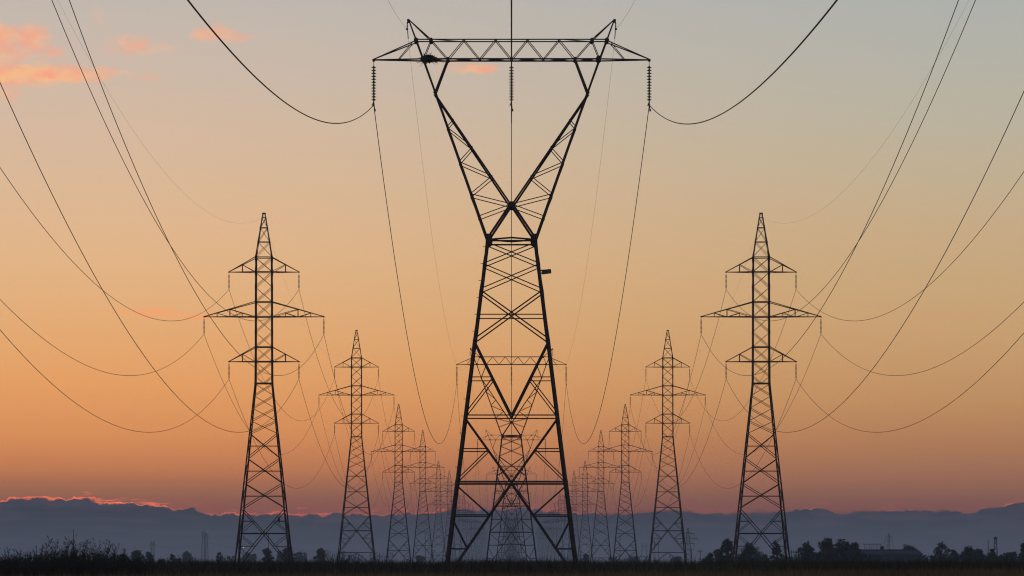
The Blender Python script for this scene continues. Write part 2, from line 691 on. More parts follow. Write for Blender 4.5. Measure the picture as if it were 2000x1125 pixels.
simp_c = simple_string(NDC, .135, PC, TC, zb_c)
simp_s = simple_string(NDS, .085, PS, TS, zb_s)
proto_c = proto_s = None
ZTIP_C = Zc(117) - .09
for k in range(8):
    for pos, x in (('thicket-side', -269 * K1), ('middle', 0.0), ('barn-side', 269 * K1)):
        loc = (x, D1 + SPAN * k, ZTIP_C)
        if k < 3:
            if proto_c is None:
                o = proto_c = make_string(loc, True)
            else:
                o = dup(proto_c, loc)
        else:
            o = bpy.data.objects.new('insulator_string', simp_c)
            COL.objects.link(o)
            o.location = loc
        where = 'huge nest-bearing Y pylon' if k == 0 else '%s Y-shaped middle pylon' % ORD[k]
        tag(o, 'string of disc insulators, %s one of three on the %s' % (pos, where), 'insulator', 'insulator strings of the middle line')
ARMS = [('upper', 531.5, 68.3), ('middle', 618.8, 117), ('lower', 706.5, 68.3)]
for si, (X0, key, word) in enumerate(SIDE):
    for k in range(9):
        (lx, ly, _), ext = SIDE_POS[(si, k)]
        for an, yb, reach in ARMS:
            for s in (-1, 1):
                inner = (s > 0) == (X0 < 0)
                loc = (lx + s * reach * KS, ly, (HOR - yb) * KS + CAMZ + ext - .07)
                if k < 2:
                    if proto_s is None:
                        o = proto_s = make_string(loc, False)
                    else:
                        o = dup(proto_s, loc)
                else:
                    o = bpy.data.objects.new('insulator_string', simp_s)
                    COL.objects.link(o)
                    o.location = loc
                tag(o, 'insulator string under the %s %s arm of the %s pylon, %s-side row' % (an, 'inner' if inner else 'outer', ORD[k], key),
                    'insulator', 'insulator strings of the %s-side line' % key)

# ----------------------------------------------------------------------------
# WIRES: one continuous wire per phase, sagging from pylon to pylon
def wire(name, pts, sag, r, label, group, cat='wire'):
    mb = MB()
    path = []
    for i in range(len(pts) - 1):
        a, b = Vector(pts[i]), Vector(pts[i + 1])
        sg = (sag[0] if i == 0 else sag[1]) if isinstance(sag, tuple) else sag
        n = 150 if i == 0 else (90 if i == 1 else (50 if i < 5 else 24))
        for j in range(n):
            u = j / n
            p = a.lerp(b, u)
            p.z -= 4 * sg * u * (1 - u)
            path.append(p)
    path.append(Vector(pts[-1]))
    mb.tube(path, [r] * len(path), 6)
    o = mb.build(name, M_WIRE)
    tag(o, label, cat, group)
    return o


zc = ZTIP_C + zb_c - .24
for pos, x in (('thicket-side', -269 * K1), ('middle', 0.0), ('barn-side', 269 * K1)):
    pts = [(x, D1 + SPAN * k, zc) for k in range(-1, NC)]
    extra = {'thicket-side': 'thick black cable sweeping up and over from the nest-side insulator of the huge pylon',
             'middle': 'thick black cable dropping straight down the axis of the huge Y pylon',
             'barn-side': 'thick black cable sweeping up from the insulator of the huge pylon opposite its nest'}[pos]
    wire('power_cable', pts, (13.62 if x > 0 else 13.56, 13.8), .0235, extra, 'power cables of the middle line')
for s in (-1, 1):
    x = s * 203.8 * K1
    pts = [(x, D1 + SPAN * k, Zc(57.5)) for k in range(-1, NC)]
    wire('earth_wire', pts, 9.25, .006, 'hair-thin earth wire from the horn of the huge Y pylon %s' % ('above its nest' if s < 0 else 'farther from its nest'),
         'earth wires')
for si, (X0, key, word) in enumerate(SIDE):
    for an, yb, reach in ARMS:
        for s in (-1, 1):
            inner = (s > 0) == (X0 < 0)
            pts = []
            for k in range(-1, NS):
                ext = EXT if k % 2 else 0.0
                pts.append((X0 + s * reach * KS, DS + SSPAN * k, (HOR - yb) * KS + CAMZ + ext - .07 + zb_s - .11))
            wire('power_cable', pts, 9.55, .018, 'thin cable strung along the %s %s arms of the three-armed pylons, %s-side row' % (an, 'inner' if inner else 'outer', key),
                 'power cables of the %s-side line' % key)
    pts = [(X0, DS + SSPAN * k, (HOR - 424) * KS + CAMZ + (EXT if k % 2 else 0)) for k in range(-1, NS)]
    wire('earth_wire', pts, 7.7, .0045, 'faint earth wire slung between the peaks of the three-armed pylons, %s-side row' % key, 'earth wires')

# ----------------------------------------------------------------------------
# NEST and BIRD
mb = MB()
nx, nz = wx(836, D1), wz(115, D1)
for i in range(520):
    a = random.uniform(0, 2 * math.pi)
    r = random.random() ** .6
    c = Vector((nx + .34 * r * math.cos(a), D1 + .36 * r * math.sin(a), nz + random.uniform(-.19, .22) * (1 - .5 * r * r)))
    d = Vector((random.gauss(0, 1), random.gauss(0, 1), random.gauss(0, .35))).normalized()
    L = random.uniform(.10, .26)
    mb.bar(c - d * L, c + d * L, random.uniform(.014, .03))
for i in range(36):
    a = random.uniform(0, 2 * math.pi)
    c = Vector((nx + .35 * math.cos(a), D1 + .35 * math.sin(a), nz - .1))
    d = Vector((math.cos(a) * .7, math.sin(a) * .7, random.uniform(-1.1, .5))).normalized()
    mb.bar(c, c + d * random.uniform(.15, .40), .011)
mb.bar((nx + .45, D1 - .3, nz - .1), (nx + .75, D1 - .3, nz - .2), .016)
mb.bar((nx + .75, D1 - .3, nz - .2), (nx + 1.1, D1 - .32, nz - .3), .014)
tag(mb.build('bird_nest', M_TWIG), 'shaggy dark stick nest wedged in the bridge of the huge pylon', 'nest')

bx, bz = wx(542.5, DS - 4.4), wz(1018.3, DS - 4.4)
by = DS - (hw_s(1018))
bird = empty('perched_bird', (bx, by, bz))
mb = MB()
body = [(.02, .0, -.05, .02), (.0, 0, .06, .075), (-.01, 0, .16, .10), (-.015, 0, .27, .09), (-.01, 0, .34, .055), (.0, 0, .40, .06), (.01, 0, .45, .045), (.015, 0, .48, .01)]
mb.tube([(a, b, c) for a, b, c, _ in body], [r for *_, r in body], 9)
mb.bar((.03, 0, .06), (.08, 0, -.16), .07, .03)
mb.build('body', M_BIRD, bird)
mb = MB()
mb.tube([(-.04, -.0, .42), (-.075, 0, .415), (-.10, 0, .40)], [.022, .014, .003], 6)
mb.build('beak', M_BIRD, bird)
mb = MB()
for sy in (-.03, .03):
    mb.bar((0, sy, .07), (0, sy, .0), .014)
mb.build('feet', M_BIRD, bird)
tag(bird, 'small dark bird perched on a brace inside the nearest thicket-side pylon', 'bird')

# ----------------------------------------------------------------------------
# GROUND and fields
def sheet(name, x0, x1, y0, y1, z, m, kind='structure'):
    nx_, ny_ = 60, 120
    xs = np.linspace(x0, x1, nx_)
    ys = y0 + (y1 - y0) * np.linspace(0, 1, ny_) ** 2
    v = [(x, y, z + .05 * math.sin(x * .11) * math.sin(y * .07)) for y in ys for x in xs]
    f = [(j * nx_ + i, j * nx_ + i + 1, (j + 1) * nx_ + i + 1, (j + 1) * nx_ + i) for j in range(ny_ - 1) for i in range(nx_ - 1)]
    me = bpy.data.meshes.new(name)
    me.from_pydata(v, [], f)
    me.materials.append(m)
    o = bpy.data.objects.new(name, me)
    COL.objects.link(o)
    o['kind'] = kind
    return o


sheet('ground', -3400, 3400, -380, 6400, 0, M_SOIL)


def blades(name, n, dmin, dmax, hfun, wid, m, spread=1.22, lean=.22, label=None, nodes=2):
    """a field of single leaves as one mesh; denser near the viewer's side of the frame."""
    d = np.sqrt(rng.uniform(dmin ** 2, dmax ** 2, n))
    half = d * (1000 / F) * spread + 6
    x = rng.uniform(-1, 1, n) * half
    h = hfun(x, d)
    ang = rng.uniform(0, math.pi, n)
    w = wid * rng.uniform(.6, 1.4, n)
    lx, ly = rng.normal(0, lean, n) * h, rng.normal(0, lean, n) * h
    v = np.zeros((n, 5, 3))
    cx, sx = np.cos(ang) * w / 2, np.sin(ang) * w / 2
    v[:, 0] = np.stack([x - cx, d - sx, np.zeros(n)], 1)
    v[:, 1] = np.stack([x + cx, d + sx, np.zeros(n)], 1)
    v[:, 2] = np.stack([x + cx * .8 + lx * .35, d + sx * .8 + ly * .35, h * .6], 1)
    v[:, 3] = np.stack([x - cx * .8 + lx * .35, d - sx * .8 + ly * .35, h * .6], 1)
    v[:, 4] = np.stack([x + lx, d + ly, h], 1)
    base = np.arange(n) * 5
    quads = np.stack([base, base + 1, base + 2, base + 3], 1)
    tris = np.stack([base + 3, base + 2, base + 4], 1)
    me = bpy.data.meshes.new(name)
    me.vertices.add(n * 5)
    me.vertices.foreach_set('co', v.reshape(-1))
    me.loops.add(n * 7)
    li = np.concatenate([quads.reshape(-1), tris.reshape(-1)])
    me.loops.foreach_set('vertex_index', li.astype(np.int32))
    me.polygons.add(n * 2)
    me.polygons.foreach_set('loop_start', np.concatenate([np.arange(n) * 4, n * 4 + np.arange(n) * 3]).astype(np.int32))
    me.update(calc_edges=True)
    me.validate()
    me.materials.append(m)
    o = bpy.data.objects.new(name, me)
    COL.objects.link(o)
    o['kind'] = 'stuff'
    if label:
        o['label'] = label
    return o


def undul(x, d, s):
    return np.sin(x * .45 + s) * .4 + np.sin(x * 1.1 + d * .21 + s * 2) * .35 + np.sin(d * .33 + s) * .25


blades('crop', 95000, 112, 226, lambda x, d: 1.30 + .07 * undul(x, d, 1.0) + rng.normal(0, .075, len(x)), .05, M_CROP,
       label='dark band of standing field crop around the pylon feet')
blades('dry_grass', 80000, 46, 112, lambda x, d: CAMZ + (-23 + 12.5 * np.clip(.5 + x / d * F / 2000, -.2, 1.2) + 2.6 * undul(x, d, 4.0)) * d / F + rng.normal(0, .05, len(x)), .02, M_STRAW, lean=.12,
       label='brownish dry grass along the lower edge')

# tall weeds of the thicket: stems with side twigs and drooping tips
def weed(mb, x, y, h, lush=1.0):
    pts, rad = [], []
    lx, ly = random.gauss(0, .12), random.gauss(0, .12)
    for i in range(6):
        t = i / 5
        pts.append(Vector((x + lx * t * t * h + random.gauss(0, .012), y + ly * t * t * h, h * t)))
        rad.append(.006 * (1 - t) + .002)
    mb.tube(pts, rad, 3)
    for i in range(int(11 * lush)):
        t = random.uniform(.3, 1)
        k = min(4, int(t * 5))
        p = pts[k].lerp(pts[k + 1], t * 5 - k)
        a = random.uniform(0, 2 * math.pi)
        L = random.uniform(.1, .3) * (1.25 - t)
        q = p + Vector((math.cos(a) * L * .7, math.sin(a) * L * .7, L * random.uniform(.5, 1.6)))
        mb.bar(p, q, .007)
        for _ in range(3):
            e = p.lerp(q, random.uniform(.3, 1))
            d = Vector((random.gauss(0, 1), random.gauss(0, 1), random.gauss(0, .8))).normalized() * random.uniform(.02, .055)
            s = Vector((random.gauss(0, 1), 0, random.gauss(0, 1))).normalized() * random.uniform(.006, .016)
            n = len(mb.v)
            mb.v += [e, e + d * .5 + s, e + d, e + d * .5 - s]
            mb.f.append((n, n + 1, n + 2, n + 3))


TD = 102.0
mbt = MB()
PROF = [(-60, 1062), (0, 1076), (30, 1072), (60, 1069), (95, 1060), (120, 1051), (150, 1053), (178, 1052), (198, 1056), (215, 1068), (232, 1076), (262, 1086), (300, 1092)]
for i in range(1750):
    px = random.uniform(-60, 285)
    y = TD + random.uniform(-6, 7)
    for (xa, ya), (xb, yb) in zip(PROF, PROF[1:]):
        if xa <= px <= xb:
            ty = ya + (yb - ya) * (px - xa) / (xb - xa)
    hmax = wz(ty, TD)
    hb = 1.05 + (hmax - 1.05) * random.uniform(.05, .68)
    sparse = i % 7 == 0
    if sparse:
        hb = 1.05 + (hmax - 1.05) * random.uniform(.6, 1.12)
    weed(mbt, wx(px, y), y, hb, .55 if sparse else 1.0)
tag(mbt.build('undergrowth', M_WEED), 'dense dark thicket of withered weeds', kind='stuff')
for px, ty, lush in ((92, 1060, 1), (122, 1049, 1.6), (151, 1052, 1.5), (180, 1050, 1.4), (198, 1057, 1.8), (228, 1072, 1.6)):
    mb = MB()
    yw = TD - random.uniform(1, 5)
    for _ in range(3):
        weed(mb, wx(px, yw) + random.gauss(0, .03), yw, wz(ty, yw) * random.uniform(.9, 1.0), lush)
    o = mb.build('tall_weed', M_WEED)
    lab = {92: 'thin tall weed on the outer slope of the thicket', 122: 'tallest wispy weed rising from the crest of the thicket',
           151: 'forked weed in the middle of the thicket crest, just past the thin mast', 180: 'spindly tall weed on the inner crest of the thicket',
           198: 'leafy-topped weed at the inner shoulder of the thicket', 228: 'low bushy weed where the thicket slopes down to the field'}[px]
    tag(o, lab, 'weed', 'tall weeds on the thicket')
# bare shrubs at the feet of the second thicket-side pylon
for px, ty, w, lab in ((655, 1071, 20, 'bare twiggy shrub at the outer foot of the second thicket-side pylon'),
                       (688, 1078, 18, 'low twiggy shrub between the feet of the second thicket-side pylon'),
                       (745, 1073, 22, 'bare twiggy shrub at the inner foot of the second thicket-side pylon'),
                       (1405, 1079, 26, 'dark brushy shrub at the crop edge before the trees by the nearest barn-side pylon'),
                       (1452, 1083, 34, 'low twiggy shrub between the feet of the nearest barn-side pylon')):
    mb = MB()
    y = 224.0
    for _ in range(34):
        x = wx(px + random.uniform(-w, w), y)
        weed(mb, x, y + random.uniform(-.6, .6), wz(ty, y) * random.uniform(.72, 1.0), 1.2)
    tag(mb.build('bare_shrub', M_WEED), lab, 'shrub', 'bare shrubs at the edge of the crop')

# ----------------------------------------------------------------------------
# TREES
def leaves(mb, c, r, n, size):
    for _ in range(n):
        d = Vector((random.gauss(0, 1), random.gauss(0, 1), random.gauss(0, 1)))
        d = d.normalized() * (random.random() ** .45)
        p = c + Vector((d.x * r[0], d.y * r[1], d.z * r[2]))
        a = Vector((random.gauss(0, 1), random.gauss(0, 1), random.gauss(0, 1))).normalized()
        b = a.cross(Vector((random.gauss(0, 1), random.gauss(0, 1), random.gauss(0, 1)))).normalized()
        s = size * random.uniform(.5, 1.3)
        n0 = len(mb.v)
        mb.v += [p - a * s, p + b * s * .6, p + a * s, p - b * s * .6]
        mb.f.append((n0, n0 + 1, n0 + 2, n0 + 3))


def tree(px, ty, wpx, d, style, label, name='broadleaf_tree'):
    """style: round, open, tall, spread, low."""
    H = wz(ty, d)
    W = wpx * d / F
    root = empty(name, (wx(px, d), d, 0))
    tk, cr = MB(), MB()
    th = H * (.30 if style != 'low' else .15)
    lean = random.gauss(0, .03) * H
    tk.tube([(0, 0, -.2), (lean * .3, 0, th * .6), (lean, 0, th), (lean * 1.3, 0, H * .75)],
            [.035 * H + .05, .028 * H + .04, .024 * H + .03, .02], 7)
    nb = {'round': 15, 'open': 13, 'tall': 13, 'spread': 18, 'low': 12}[style]
    size = max(.17, 1.15 * d / F / 1.0 * 1.2) if d < 1600 else d / F * 1.5
    for i in range(nb):
        f = (i + .5) / nb
        if style == 'tall':
            z = H * (.22 + .72 * f)
            rad = W * .5 * (1 - .55 * abs(f - .35) * 1.5)
        elif style == 'low':
            z = H * (.15 + .7 * random.random())
            rad = W * .5 * (1 - .4 * z / H)
        else:
            z = H * (.30 + .62 * f)
            rad = W * .5 * math.sqrt(max(.06, 1 - (2 * f - .75) ** 2 * .8))
        a = i * 2.4 + random.uniform(-.5, .5)
        q = math.sqrt(random.uniform(.1, .75))
        c = Vector((lean + math.cos(a) * rad * q, math.sin(a) * rad * q * .8, z))
        tk.tube([(lean * .8, 0, min(z * .7, H * .6)), c.lerp(Vector((0, 0, z)), .5) - Vector((0, 0, .05 * H)), c],
                [.012 * H + .02, .008 * H + .015, .012], 5)
        rc = (.26 if style == 'open' else .33) * (.7 + .6 * random.random())
        r = (W * rc * .62, W * rc * .62, min(H * .15, W * rc * .5) * random.uniform(.7, 1.1) + .05)
        c.z = min(c.z * random.uniform(.9, 1.02), H - r[2] * random.uniform(.9, 1.5))
        leaves(cr, c, r, 80 if style == 'open' else 150, size)
        for _ in range(3):                        # small outlying sprays make the rim uneven
            o = Vector((random.gauss(0, 1), random.gauss(0, 1), random.gauss(.2, .8))).normalized()
            cc = c + Vector((o.x * r[0] * 1.15, o.y * r[1] * 1.15, o.z * r[2] * 1.1))
            leaves(cr, cc, (r[0] * .32, r[1] * .32, r[2] * .35), 16, size * .85)
    tk.build('trunk', M_BARK, root)
    cr.build('crown', M_LEAF if random.random() < .6 else M_LEAF2, root)
    tag(root, label, 'tree', 'trees along the far edge of the fields')
    return root


TL = [
    (242, 1079, 20, 900, 'round', 'small rounded tree at the inner end of the weedy thicket'),
    (270, 1072, 25, 900, 'round', 'broad round-topped tree just before the small portal pylon'),
    (292, 1074, 17, 930, 'tall', 'narrow upright tree standing in front of the small portal pylon'),
    (316, 1086, 16, 950, 'low', 'lowest bushy tree between the two distant hazy pylons'),
    (337, 1080, 18, 950, 'open', 'ragged open-crowned tree between the two distant hazy pylons'),
    (350, 1085, 12, 960, 'low', 'little bush beside the ragged tree between distant pylons'),
    (366, 1075, 22, 1900, 'round', 'pale hazy wide tree just short of the tall distant pylon'),
    (426, 1075, 15, 1150, 'open', 'slim hazy tree between the tall distant pylon and the nearest thicket-side pylon'),
    (451, 1083, 18, 1500, 'low', 'low hazy tree against the outer foot of the nearest thicket-side pylon'),
    (482, 1078, 16, 2000, 'round', 'faint tree under the tiny lit lamp, inside the nearest thicket-side pylon'),
    (496, 1080, 18, 1900, 'low', 'faint low tree beside the dark round one inside the nearest thicket-side pylon'),
    (520, 1066, 23, 1000, 'round', 'dark round tree framed between the feet of the nearest thicket-side pylon'),
    (545, 1075, 14, 1900, 'tall', 'faint narrow tree between two dark ones at the nearest thicket-side pylon'),
    (563, 1066, 28, 1050, 'round', 'dark wide tree behind the inner foot of the nearest thicket-side pylon'),
    (582, 1077, 20, 2000, 'round', 'pale tree just inward of the nearest thicket-side pylon'),
    (597, 1078, 10, 1900, 'tall', 'slender pale tree between the first two thicket-side pylons'),
    (627, 1066, 22, 1000, 'round', 'lone dark rounded tree between the first two thicket-side pylons'),
    (820, 1083, 20, 2000, 'low', 'faint low tree at the feet of the fourth thicket-side pylon'),
    (1146, 1080, 14, 1500, 'round', 'small hazy tree beside the barn-side foot of the huge pylon'),
    (1196, 1084, 22, 2000, 'low', 'low hazy tree between the third and fourth barn-side pylons'),
    (1238, 1083, 20, 1700, 'low', 'low hazy tree between the second and third barn-side pylons'),
    (1322, 1084, 24, 1500, 'low', 'hazy bush behind the outer foot of the second barn-side pylon'),
    (1386, 1078, 26, 700, 'low', 'low dark bush at the outer end of the clump before the nearest barn-side pylon'),
    (1403, 1066, 26, 720, 'low', 'stepped bushy tree leaning on the tallest tree of the clump by the nearest barn-side pylon'),
    (1421, 1046, 40, 720, 'round', 'tall dark tree at the inner side of the nearest barn-side pylon'),
    (1466, 1060, 46, 740, 'spread', 'spreading dark tree seen through the nearest barn-side pylon'),
    (1497, 1076, 22, 800, 'low', 'low dark tree inside the outer leg of the nearest barn-side pylon'),
    (1521, 1055, 22, 760, 'tall', 'narrow upright tree against the outer leg of the nearest barn-side pylon'),
    (1542, 1086, 20, 800, 'low', 'low bush beside the pair of wooden poles'),
    (1576, 1057, 32, 700, 'round', 'domed dark tree next after the pair of wooden poles'),
    (1597, 1071, 16, 720, 'low', 'small tree filling the gap beside the domed one'),
    (1621, 1046, 36, 690, 'spread', 'biggest flat-topped tree of the clump beside the low barn'),
    (1648, 1052, 40, 700, 'spread', 'wide dark tree in the middle of the clump beside the low barn'),
    (1670, 1059, 36, 710, 'round', 'rounded tree sloping down onto the end of the low barn'),
    (1725, 1061, 13, 1000, 'tall', 'narrow tree peeking over the roof of the low barn'),
    (1745, 1066, 18, 1000, 'low', 'smallest tree showing over the barn roof, beside the far pylon'),
    (1774, 1059, 34, 950, 'round', 'bushy round tree rising behind the barn roof end'),
    (1840, 1058, 36, 760, 'open', 'open-crowned tree standing alone past the low barn'),
    (1866, 1072, 16, 780, 'tall', 'small pointed tree between the lone open one and the hedge trees'),
    (1893, 1066, 36, 760, 'spread', 'broad tree where the long hedge begins'),
    (1913, 1069, 24, 780, 'round', 'rounded hedge tree just before the thin mast'),
    (1938, 1070, 18, 780, 'round', 'small hedge tree between the thin mast and the lookout tower'),
    (1962, 1073, 26, 780, 'low', 'low hedge tree just past the lookout tower'),
    (1981, 1073, 22, 780, 'low', 'low tree near the end of the long hedge'),
    (2001, 1060, 20, 760, 'tall', 'taller tree at the very end of the long hedge, cut by the frame edge'),
    (2040, 1064, 40, 780, 'round', 'rounded tree continuing the hedge past the frame edge'),
]
for t in TL:
    tree(*t)
# the long hedge under the trees on the barn side
def hedge(x0, x1, ty, d, n, label):
    mb = MB()
    for i in range(n):
        px = x0 + (x1 - x0) * (i + random.random()) / n
        H = wz(ty + random.uniform(-3, 3), d)
        for z in (H * .3, H * .65):
            leaves(mb, Vector((wx(px, d), d + random.uniform(-1.5, 1.5), z)), (1.3, 1.3, H * .3), 34, .3)
    o = mb.build('hedge', M_LEAF)
    tag(o, label, 'hedge')


hedge(1800, 2060, 1080, 790, 60, 'long dark hedge running past the barn end to the frame edge')
hedge(1372, 1560, 1086, 760, 40, 'low dark hedge at the feet of the nearest barn-side pylon')
hedge(1560, 1690, 1076, 730, 40, 'dark undergrowth hedge beneath the tree clump beside the barn')
# far woods reading as one mass
mb = MB()
for i in range(560):
    d = random.uniform(2300, 2700)
    px = random.uniform(-150, 2150)
    H = random.uniform(2.5, 6.0) * (1 + .35 * math.sin(px * .021) + .3 * math.sin(px * .057 + 1))
    c = Vector((wx(px, d), d, H * .5))
    leaves(mb, c, (random.uniform(2, 5), 3, H * .5), 26, .75)
tag(mb.build('woods', M_LEAF), 'faint blue line of far woods', kind='stuff')

# ----------------------------------------------------------------------------
# BARN
BD = 820.0
barn = empty('barn', (wx(1736, BD), BD, 0))
hwid, dep, top, eave = 66.5 * BD / F, 9.0, wz(1075, BD), wz(1082.5, BD)
mb = MB()
mb.plate([(-hwid, -.1), (hwid, -.1), (hwid - .12, eave), (-hwid + .12, eave)], 0, dep)
mb.build('wall', M_BARNW, barn)
mb = MB()
i0 = len(mb.v)
rx = hwid + .15
for x, y, z in ((-rx, -.35, eave - .05), (rx, -.35, eave - .05), (rx, dep + .35, eave - .05), (-rx, dep + .35, eave - .05),
                (-rx + .9, dep * .35, top), (rx - .6, dep * .35, top), (rx - .6, dep * .65, top), (-rx + .9, dep * .65, top)):
    mb.v.append(Vector((x, y, z)))
mb.f += [(0, 1, 5, 4), (1, 2, 6, 5), (2, 3, 7, 6), (3, 0, 4, 7), (4, 5, 6, 7), (3, 2, 1, 0)]
rf = mb.build('roof', M_BARNR, barn)
mb = MB()
mb.bar((-rx + 1, dep * .5, top + .05), (rx - .7, dep * .5, top + .05), .35, .14)
mb.build('ridge_cap', M_BARNR, rf)
mb = MB()
mb.box((-hwid * .45, -.06, 1.5), (3.2, .1, 3.0))
mb.build('door', M_BARNR, barn)
tag(barn, 'long low barn with a sloped sheet roof between the tree clumps', 'barn')

# ----------------------------------------------------------------------------
# far masts, poles, pylons, lookout tower, substation gantries, lamps
def lattice_mast(name, px, ty, d, base_w, top_w, arms, label, cat='pylon', th=.085, portal=False, group='distant hazy pylons'):
    root = empty(name, (wx(px, d), d, 0))
    H = wz(ty, d)
    mb = MB()
    n = 9
    def w(t):
        return (base_w + (top_w - base_w) * t) / 2
    for sx in (-1, 1):
        for sy in (-1, 1):
            mb.bar((sx * w(0), sy * w(0), 0), (sx * w(1), sy * w(1), H), th)
    for i in range(n):
        t0, t1 = 1 - (1 - i / n) ** 1.2, 1 - (1 - (i + 1) / n) ** 1.2
        for sy in (-1, 1):
            mb.bar((-w(t0), sy * w(t0), H * t0), (w(t1), sy * w(t1), H * t1), th * .6)
            mb.bar((w(t0), sy * w(t0), H * t0), (-w(t1), sy * w(t1), H * t1), th * .6)
            mb.bar((sy * w(t0), -w(t0), H * t0), (sy * w(t1), w(t1), H * t1), th * .6)
    mb.build('mast', M_STEEL, root)
    for t, reach in arms:
        mb = MB()
        mb.bar((-reach, 0, H * t), (reach, 0, H * t), th)
        mb.bar((-reach, 0, H * t), (0, 0, H * (t + .045)), th * .7)
        mb.bar((reach, 0, H * t), (0, 0, H * (t + .045)), th * .7)
        for s in (-1, 1):
            mb.bar((s * reach, 0, H * t), (s * reach, 0, H * t - 1.6), .14)
        mb.build('cross_arm', M_STEEL, root)
    tag(root, label, cat, group)
    return root


lattice_mast('power_pylon', 397.5, 1037, 1900, 2.6, .7, [(.97, .9)], 'tall thin hazy pylon of a close pair, slightly the taller')
lattice_mast('power_pylon', 403.0, 1042, 1900, 2.4, .7, [(.96, .9)], 'tall thin hazy pylon of a close pair, slightly the shorter')
lattice_mast('power_pylon', 298, 1057, 1900, 2.0, 1.3, [(.93, 1.1)], 'small hazy flat-topped pylon above the trees by the thicket')
lattice_mast('power_pylon', 1736, 1041, 1700, 1.6, .5, [(.62, 2.2), (.76, 1.8), (.9, 1.3)], 'hazy pylon rising behind the low barn roof')
lattice_mast('power_pylon', 1343.5, 1031, 1900, 4.2, .6, [(.60, 3.2), (.72, 5.0), (.85, 3.2)], 'hazy three-armed pylon standing alone between the first two barn-side pylons', th=.2)
for px, ty in ((323, 1070), (338, 1066), (346, 1072)):
    pass


def pole(px, ty, d, label, cross=True, r=.11, name='wooden_pole', cat='pole', group='wooden poles'):
    root = empty(name, (wx(px, d), d, 0))
    H = wz(ty, d)
    mb = MB()
    mb.tube([(0, 0, -.2), (0, 0, H)], [r, r * .7], 8)
    mb.build('shaft', M_WOOD, root)
    if cross:
        mb = MB()
        mb.bar((-.6, 0, H - .5), (.6, 0, H - .5), .12)
        for x in (-.5, 0, .5):
            mb.lathe([(.05, 0), (.09, .08), (.05, .3)], (x, 0, H - .42), 6)
        mb.build('crossbar', M_WOOD, root)
    tag(root, label, cat, group)


pole(1546, 1074, 900, 'wooden pole with a crossbar, the one nearer the nearest barn-side pylon')
pole(1555, 1075, 900, 'wooden pole with a crossbar, the one nearer the domed tree')
pole(1351, 1071, 1200, 'wooden pole close beside the lone hazy three-armed pylon')
pole(1367.5, 1074, 1100, 'shorter wooden pole between the lone hazy pylon and dark bushes')
pole(524.5, 1041, 2100, 'thin faint mast inside the nearest thicket-side pylon', False, .2, 'radio_mast', 'mast', 'thin masts')
pole(143.5, 1034, 900, 'thin bare mast rising behind the weedy thicket', False, .1, 'radio_mast', 'mast', 'thin masts')
pole(1211, 1045, 1700, 'thin faint mast behind the third barn-side pylon', False, .15, 'radio_mast', 'mast', 'thin masts')
pole(830.5, 1044, 1700, 'thin faint mast beside the fourth thicket-side pylon', False, .15, 'radio_mast', 'mast', 'thin masts')
pole(1930, 1054, 1300, 'thin faint mast next to the lookout tower', False, .16, 'radio_mast', 'mast', 'thin masts')
pts = [(wx(px, 1900), 1900, wz(py, 1900)) for px, py in ((150, 1066), (298, 1064), (400, 1058), (560, 1068), (720, 1070))]
wire('power_cable', pts, 2.2, .035, 'faint far cable slung between the hazy pylons beyond the thicket', 'far cables')
# portal gantries of a substation
for i, px in enumerate((1691, 1700.5, 1709, 1717)):
    d = 1500
    root = empty('busbar_gantry', (wx(px, d), d, 0))
    H = wz(1061.5, d)
    mb = MB()
    for sx in (-.45, .45):
        mb.bar((sx, 0, 0), (sx, 0, H - .3), .14)
    for k in range(6):
        mb.bar((-.45, 0, H * (.2 + .12 * k)), (.45, 0, H * (.26 + .12 * k)), .07)
    mb.build('post', M_STEEL, root)
    mb = MB()
    mb.bar((-1.0, 0, H - .3), (1.0, 0, H - .3), .16)
    for x in (-.9, 0, .9):
        mb.bar((x, 0, H - .3), (x, 0, H + .3), .12)
    mb.build('crossbeam', M_STEEL, root)
    tag(root, 'small hazy substation gantry over the barn roof, %s from the tree clump' % ORD[i], 'gantry', 'substation gantries')
# portal structure far behind the second barn-side pylon
for j, (px, lab) in enumerate(((1258, 'faint portal frame nearer the second barn-side pylon, behind its inner legs'), (1282, 'faint portal frame between the second barn-side pylon legs'))):
    d = 2100
    root = empty('busbar_gantry', (wx(px, d), d, 0))
    H = wz(1056 if j else 1060, d)
    hwp = 1.3
    mb = MB()
    for s in (-1, 1):
        mb.bar((s * hwp, 0, 0), (s * hwp * .8, 0, H), .22)
    mb.build('post', M_STEEL, root)
    mb = MB()
    mb.bar((-hwp * 1.3, 0, H * .86), (hwp * 1.3, 0, H * .86), .22)
    mb.build('crossbeam', M_STEEL, root)
    tag(root, lab, 'gantry', 'substation gantries')
# lookout tower
LD = 1300.0
lo = empty('lookout_tower', (wx(1944.5, LD), LD, 0))
H = wz(1054.5, LD)
mb = MB()
for sx in (-1, 1):
    for sy in (-1, 1):
        mb.bar((sx * .75, sy * .75, 0), (sx * .35, sy * .35, H), .14)
for k in range(5):
    a, b = k / 5, (k + 1) / 5
    for sy in (-1, 1):
        mb.bar((-.75 + .4 * a, sy * (.75 - .4 * a), H * a), (.75 - .4 * b, sy * (.75 - .4 * b), H * b), .08)
        mb.bar((.75 - .4 * a, sy * (.75 - .4 * a), H * a), (-.75 + .4 * b, sy * (.75 - .4 * b), H * b), .08)
mb.build('trestle', M_STEEL, lo)
mb = MB()
mb.box((0, 0, H + .35), (.95, .95, .8))
mb.build('cabin', M_WOOD, lo)
mb = MB()
mb.lathe([(.75, 0), (.06, .35), (.02, .4)], (0, 0, H + .72), 8)
mb.build('cabin_roof', M_WOOD, lo)
tag(lo, 'small lookout tower with a boxy cabin above the hedge', 'tower')
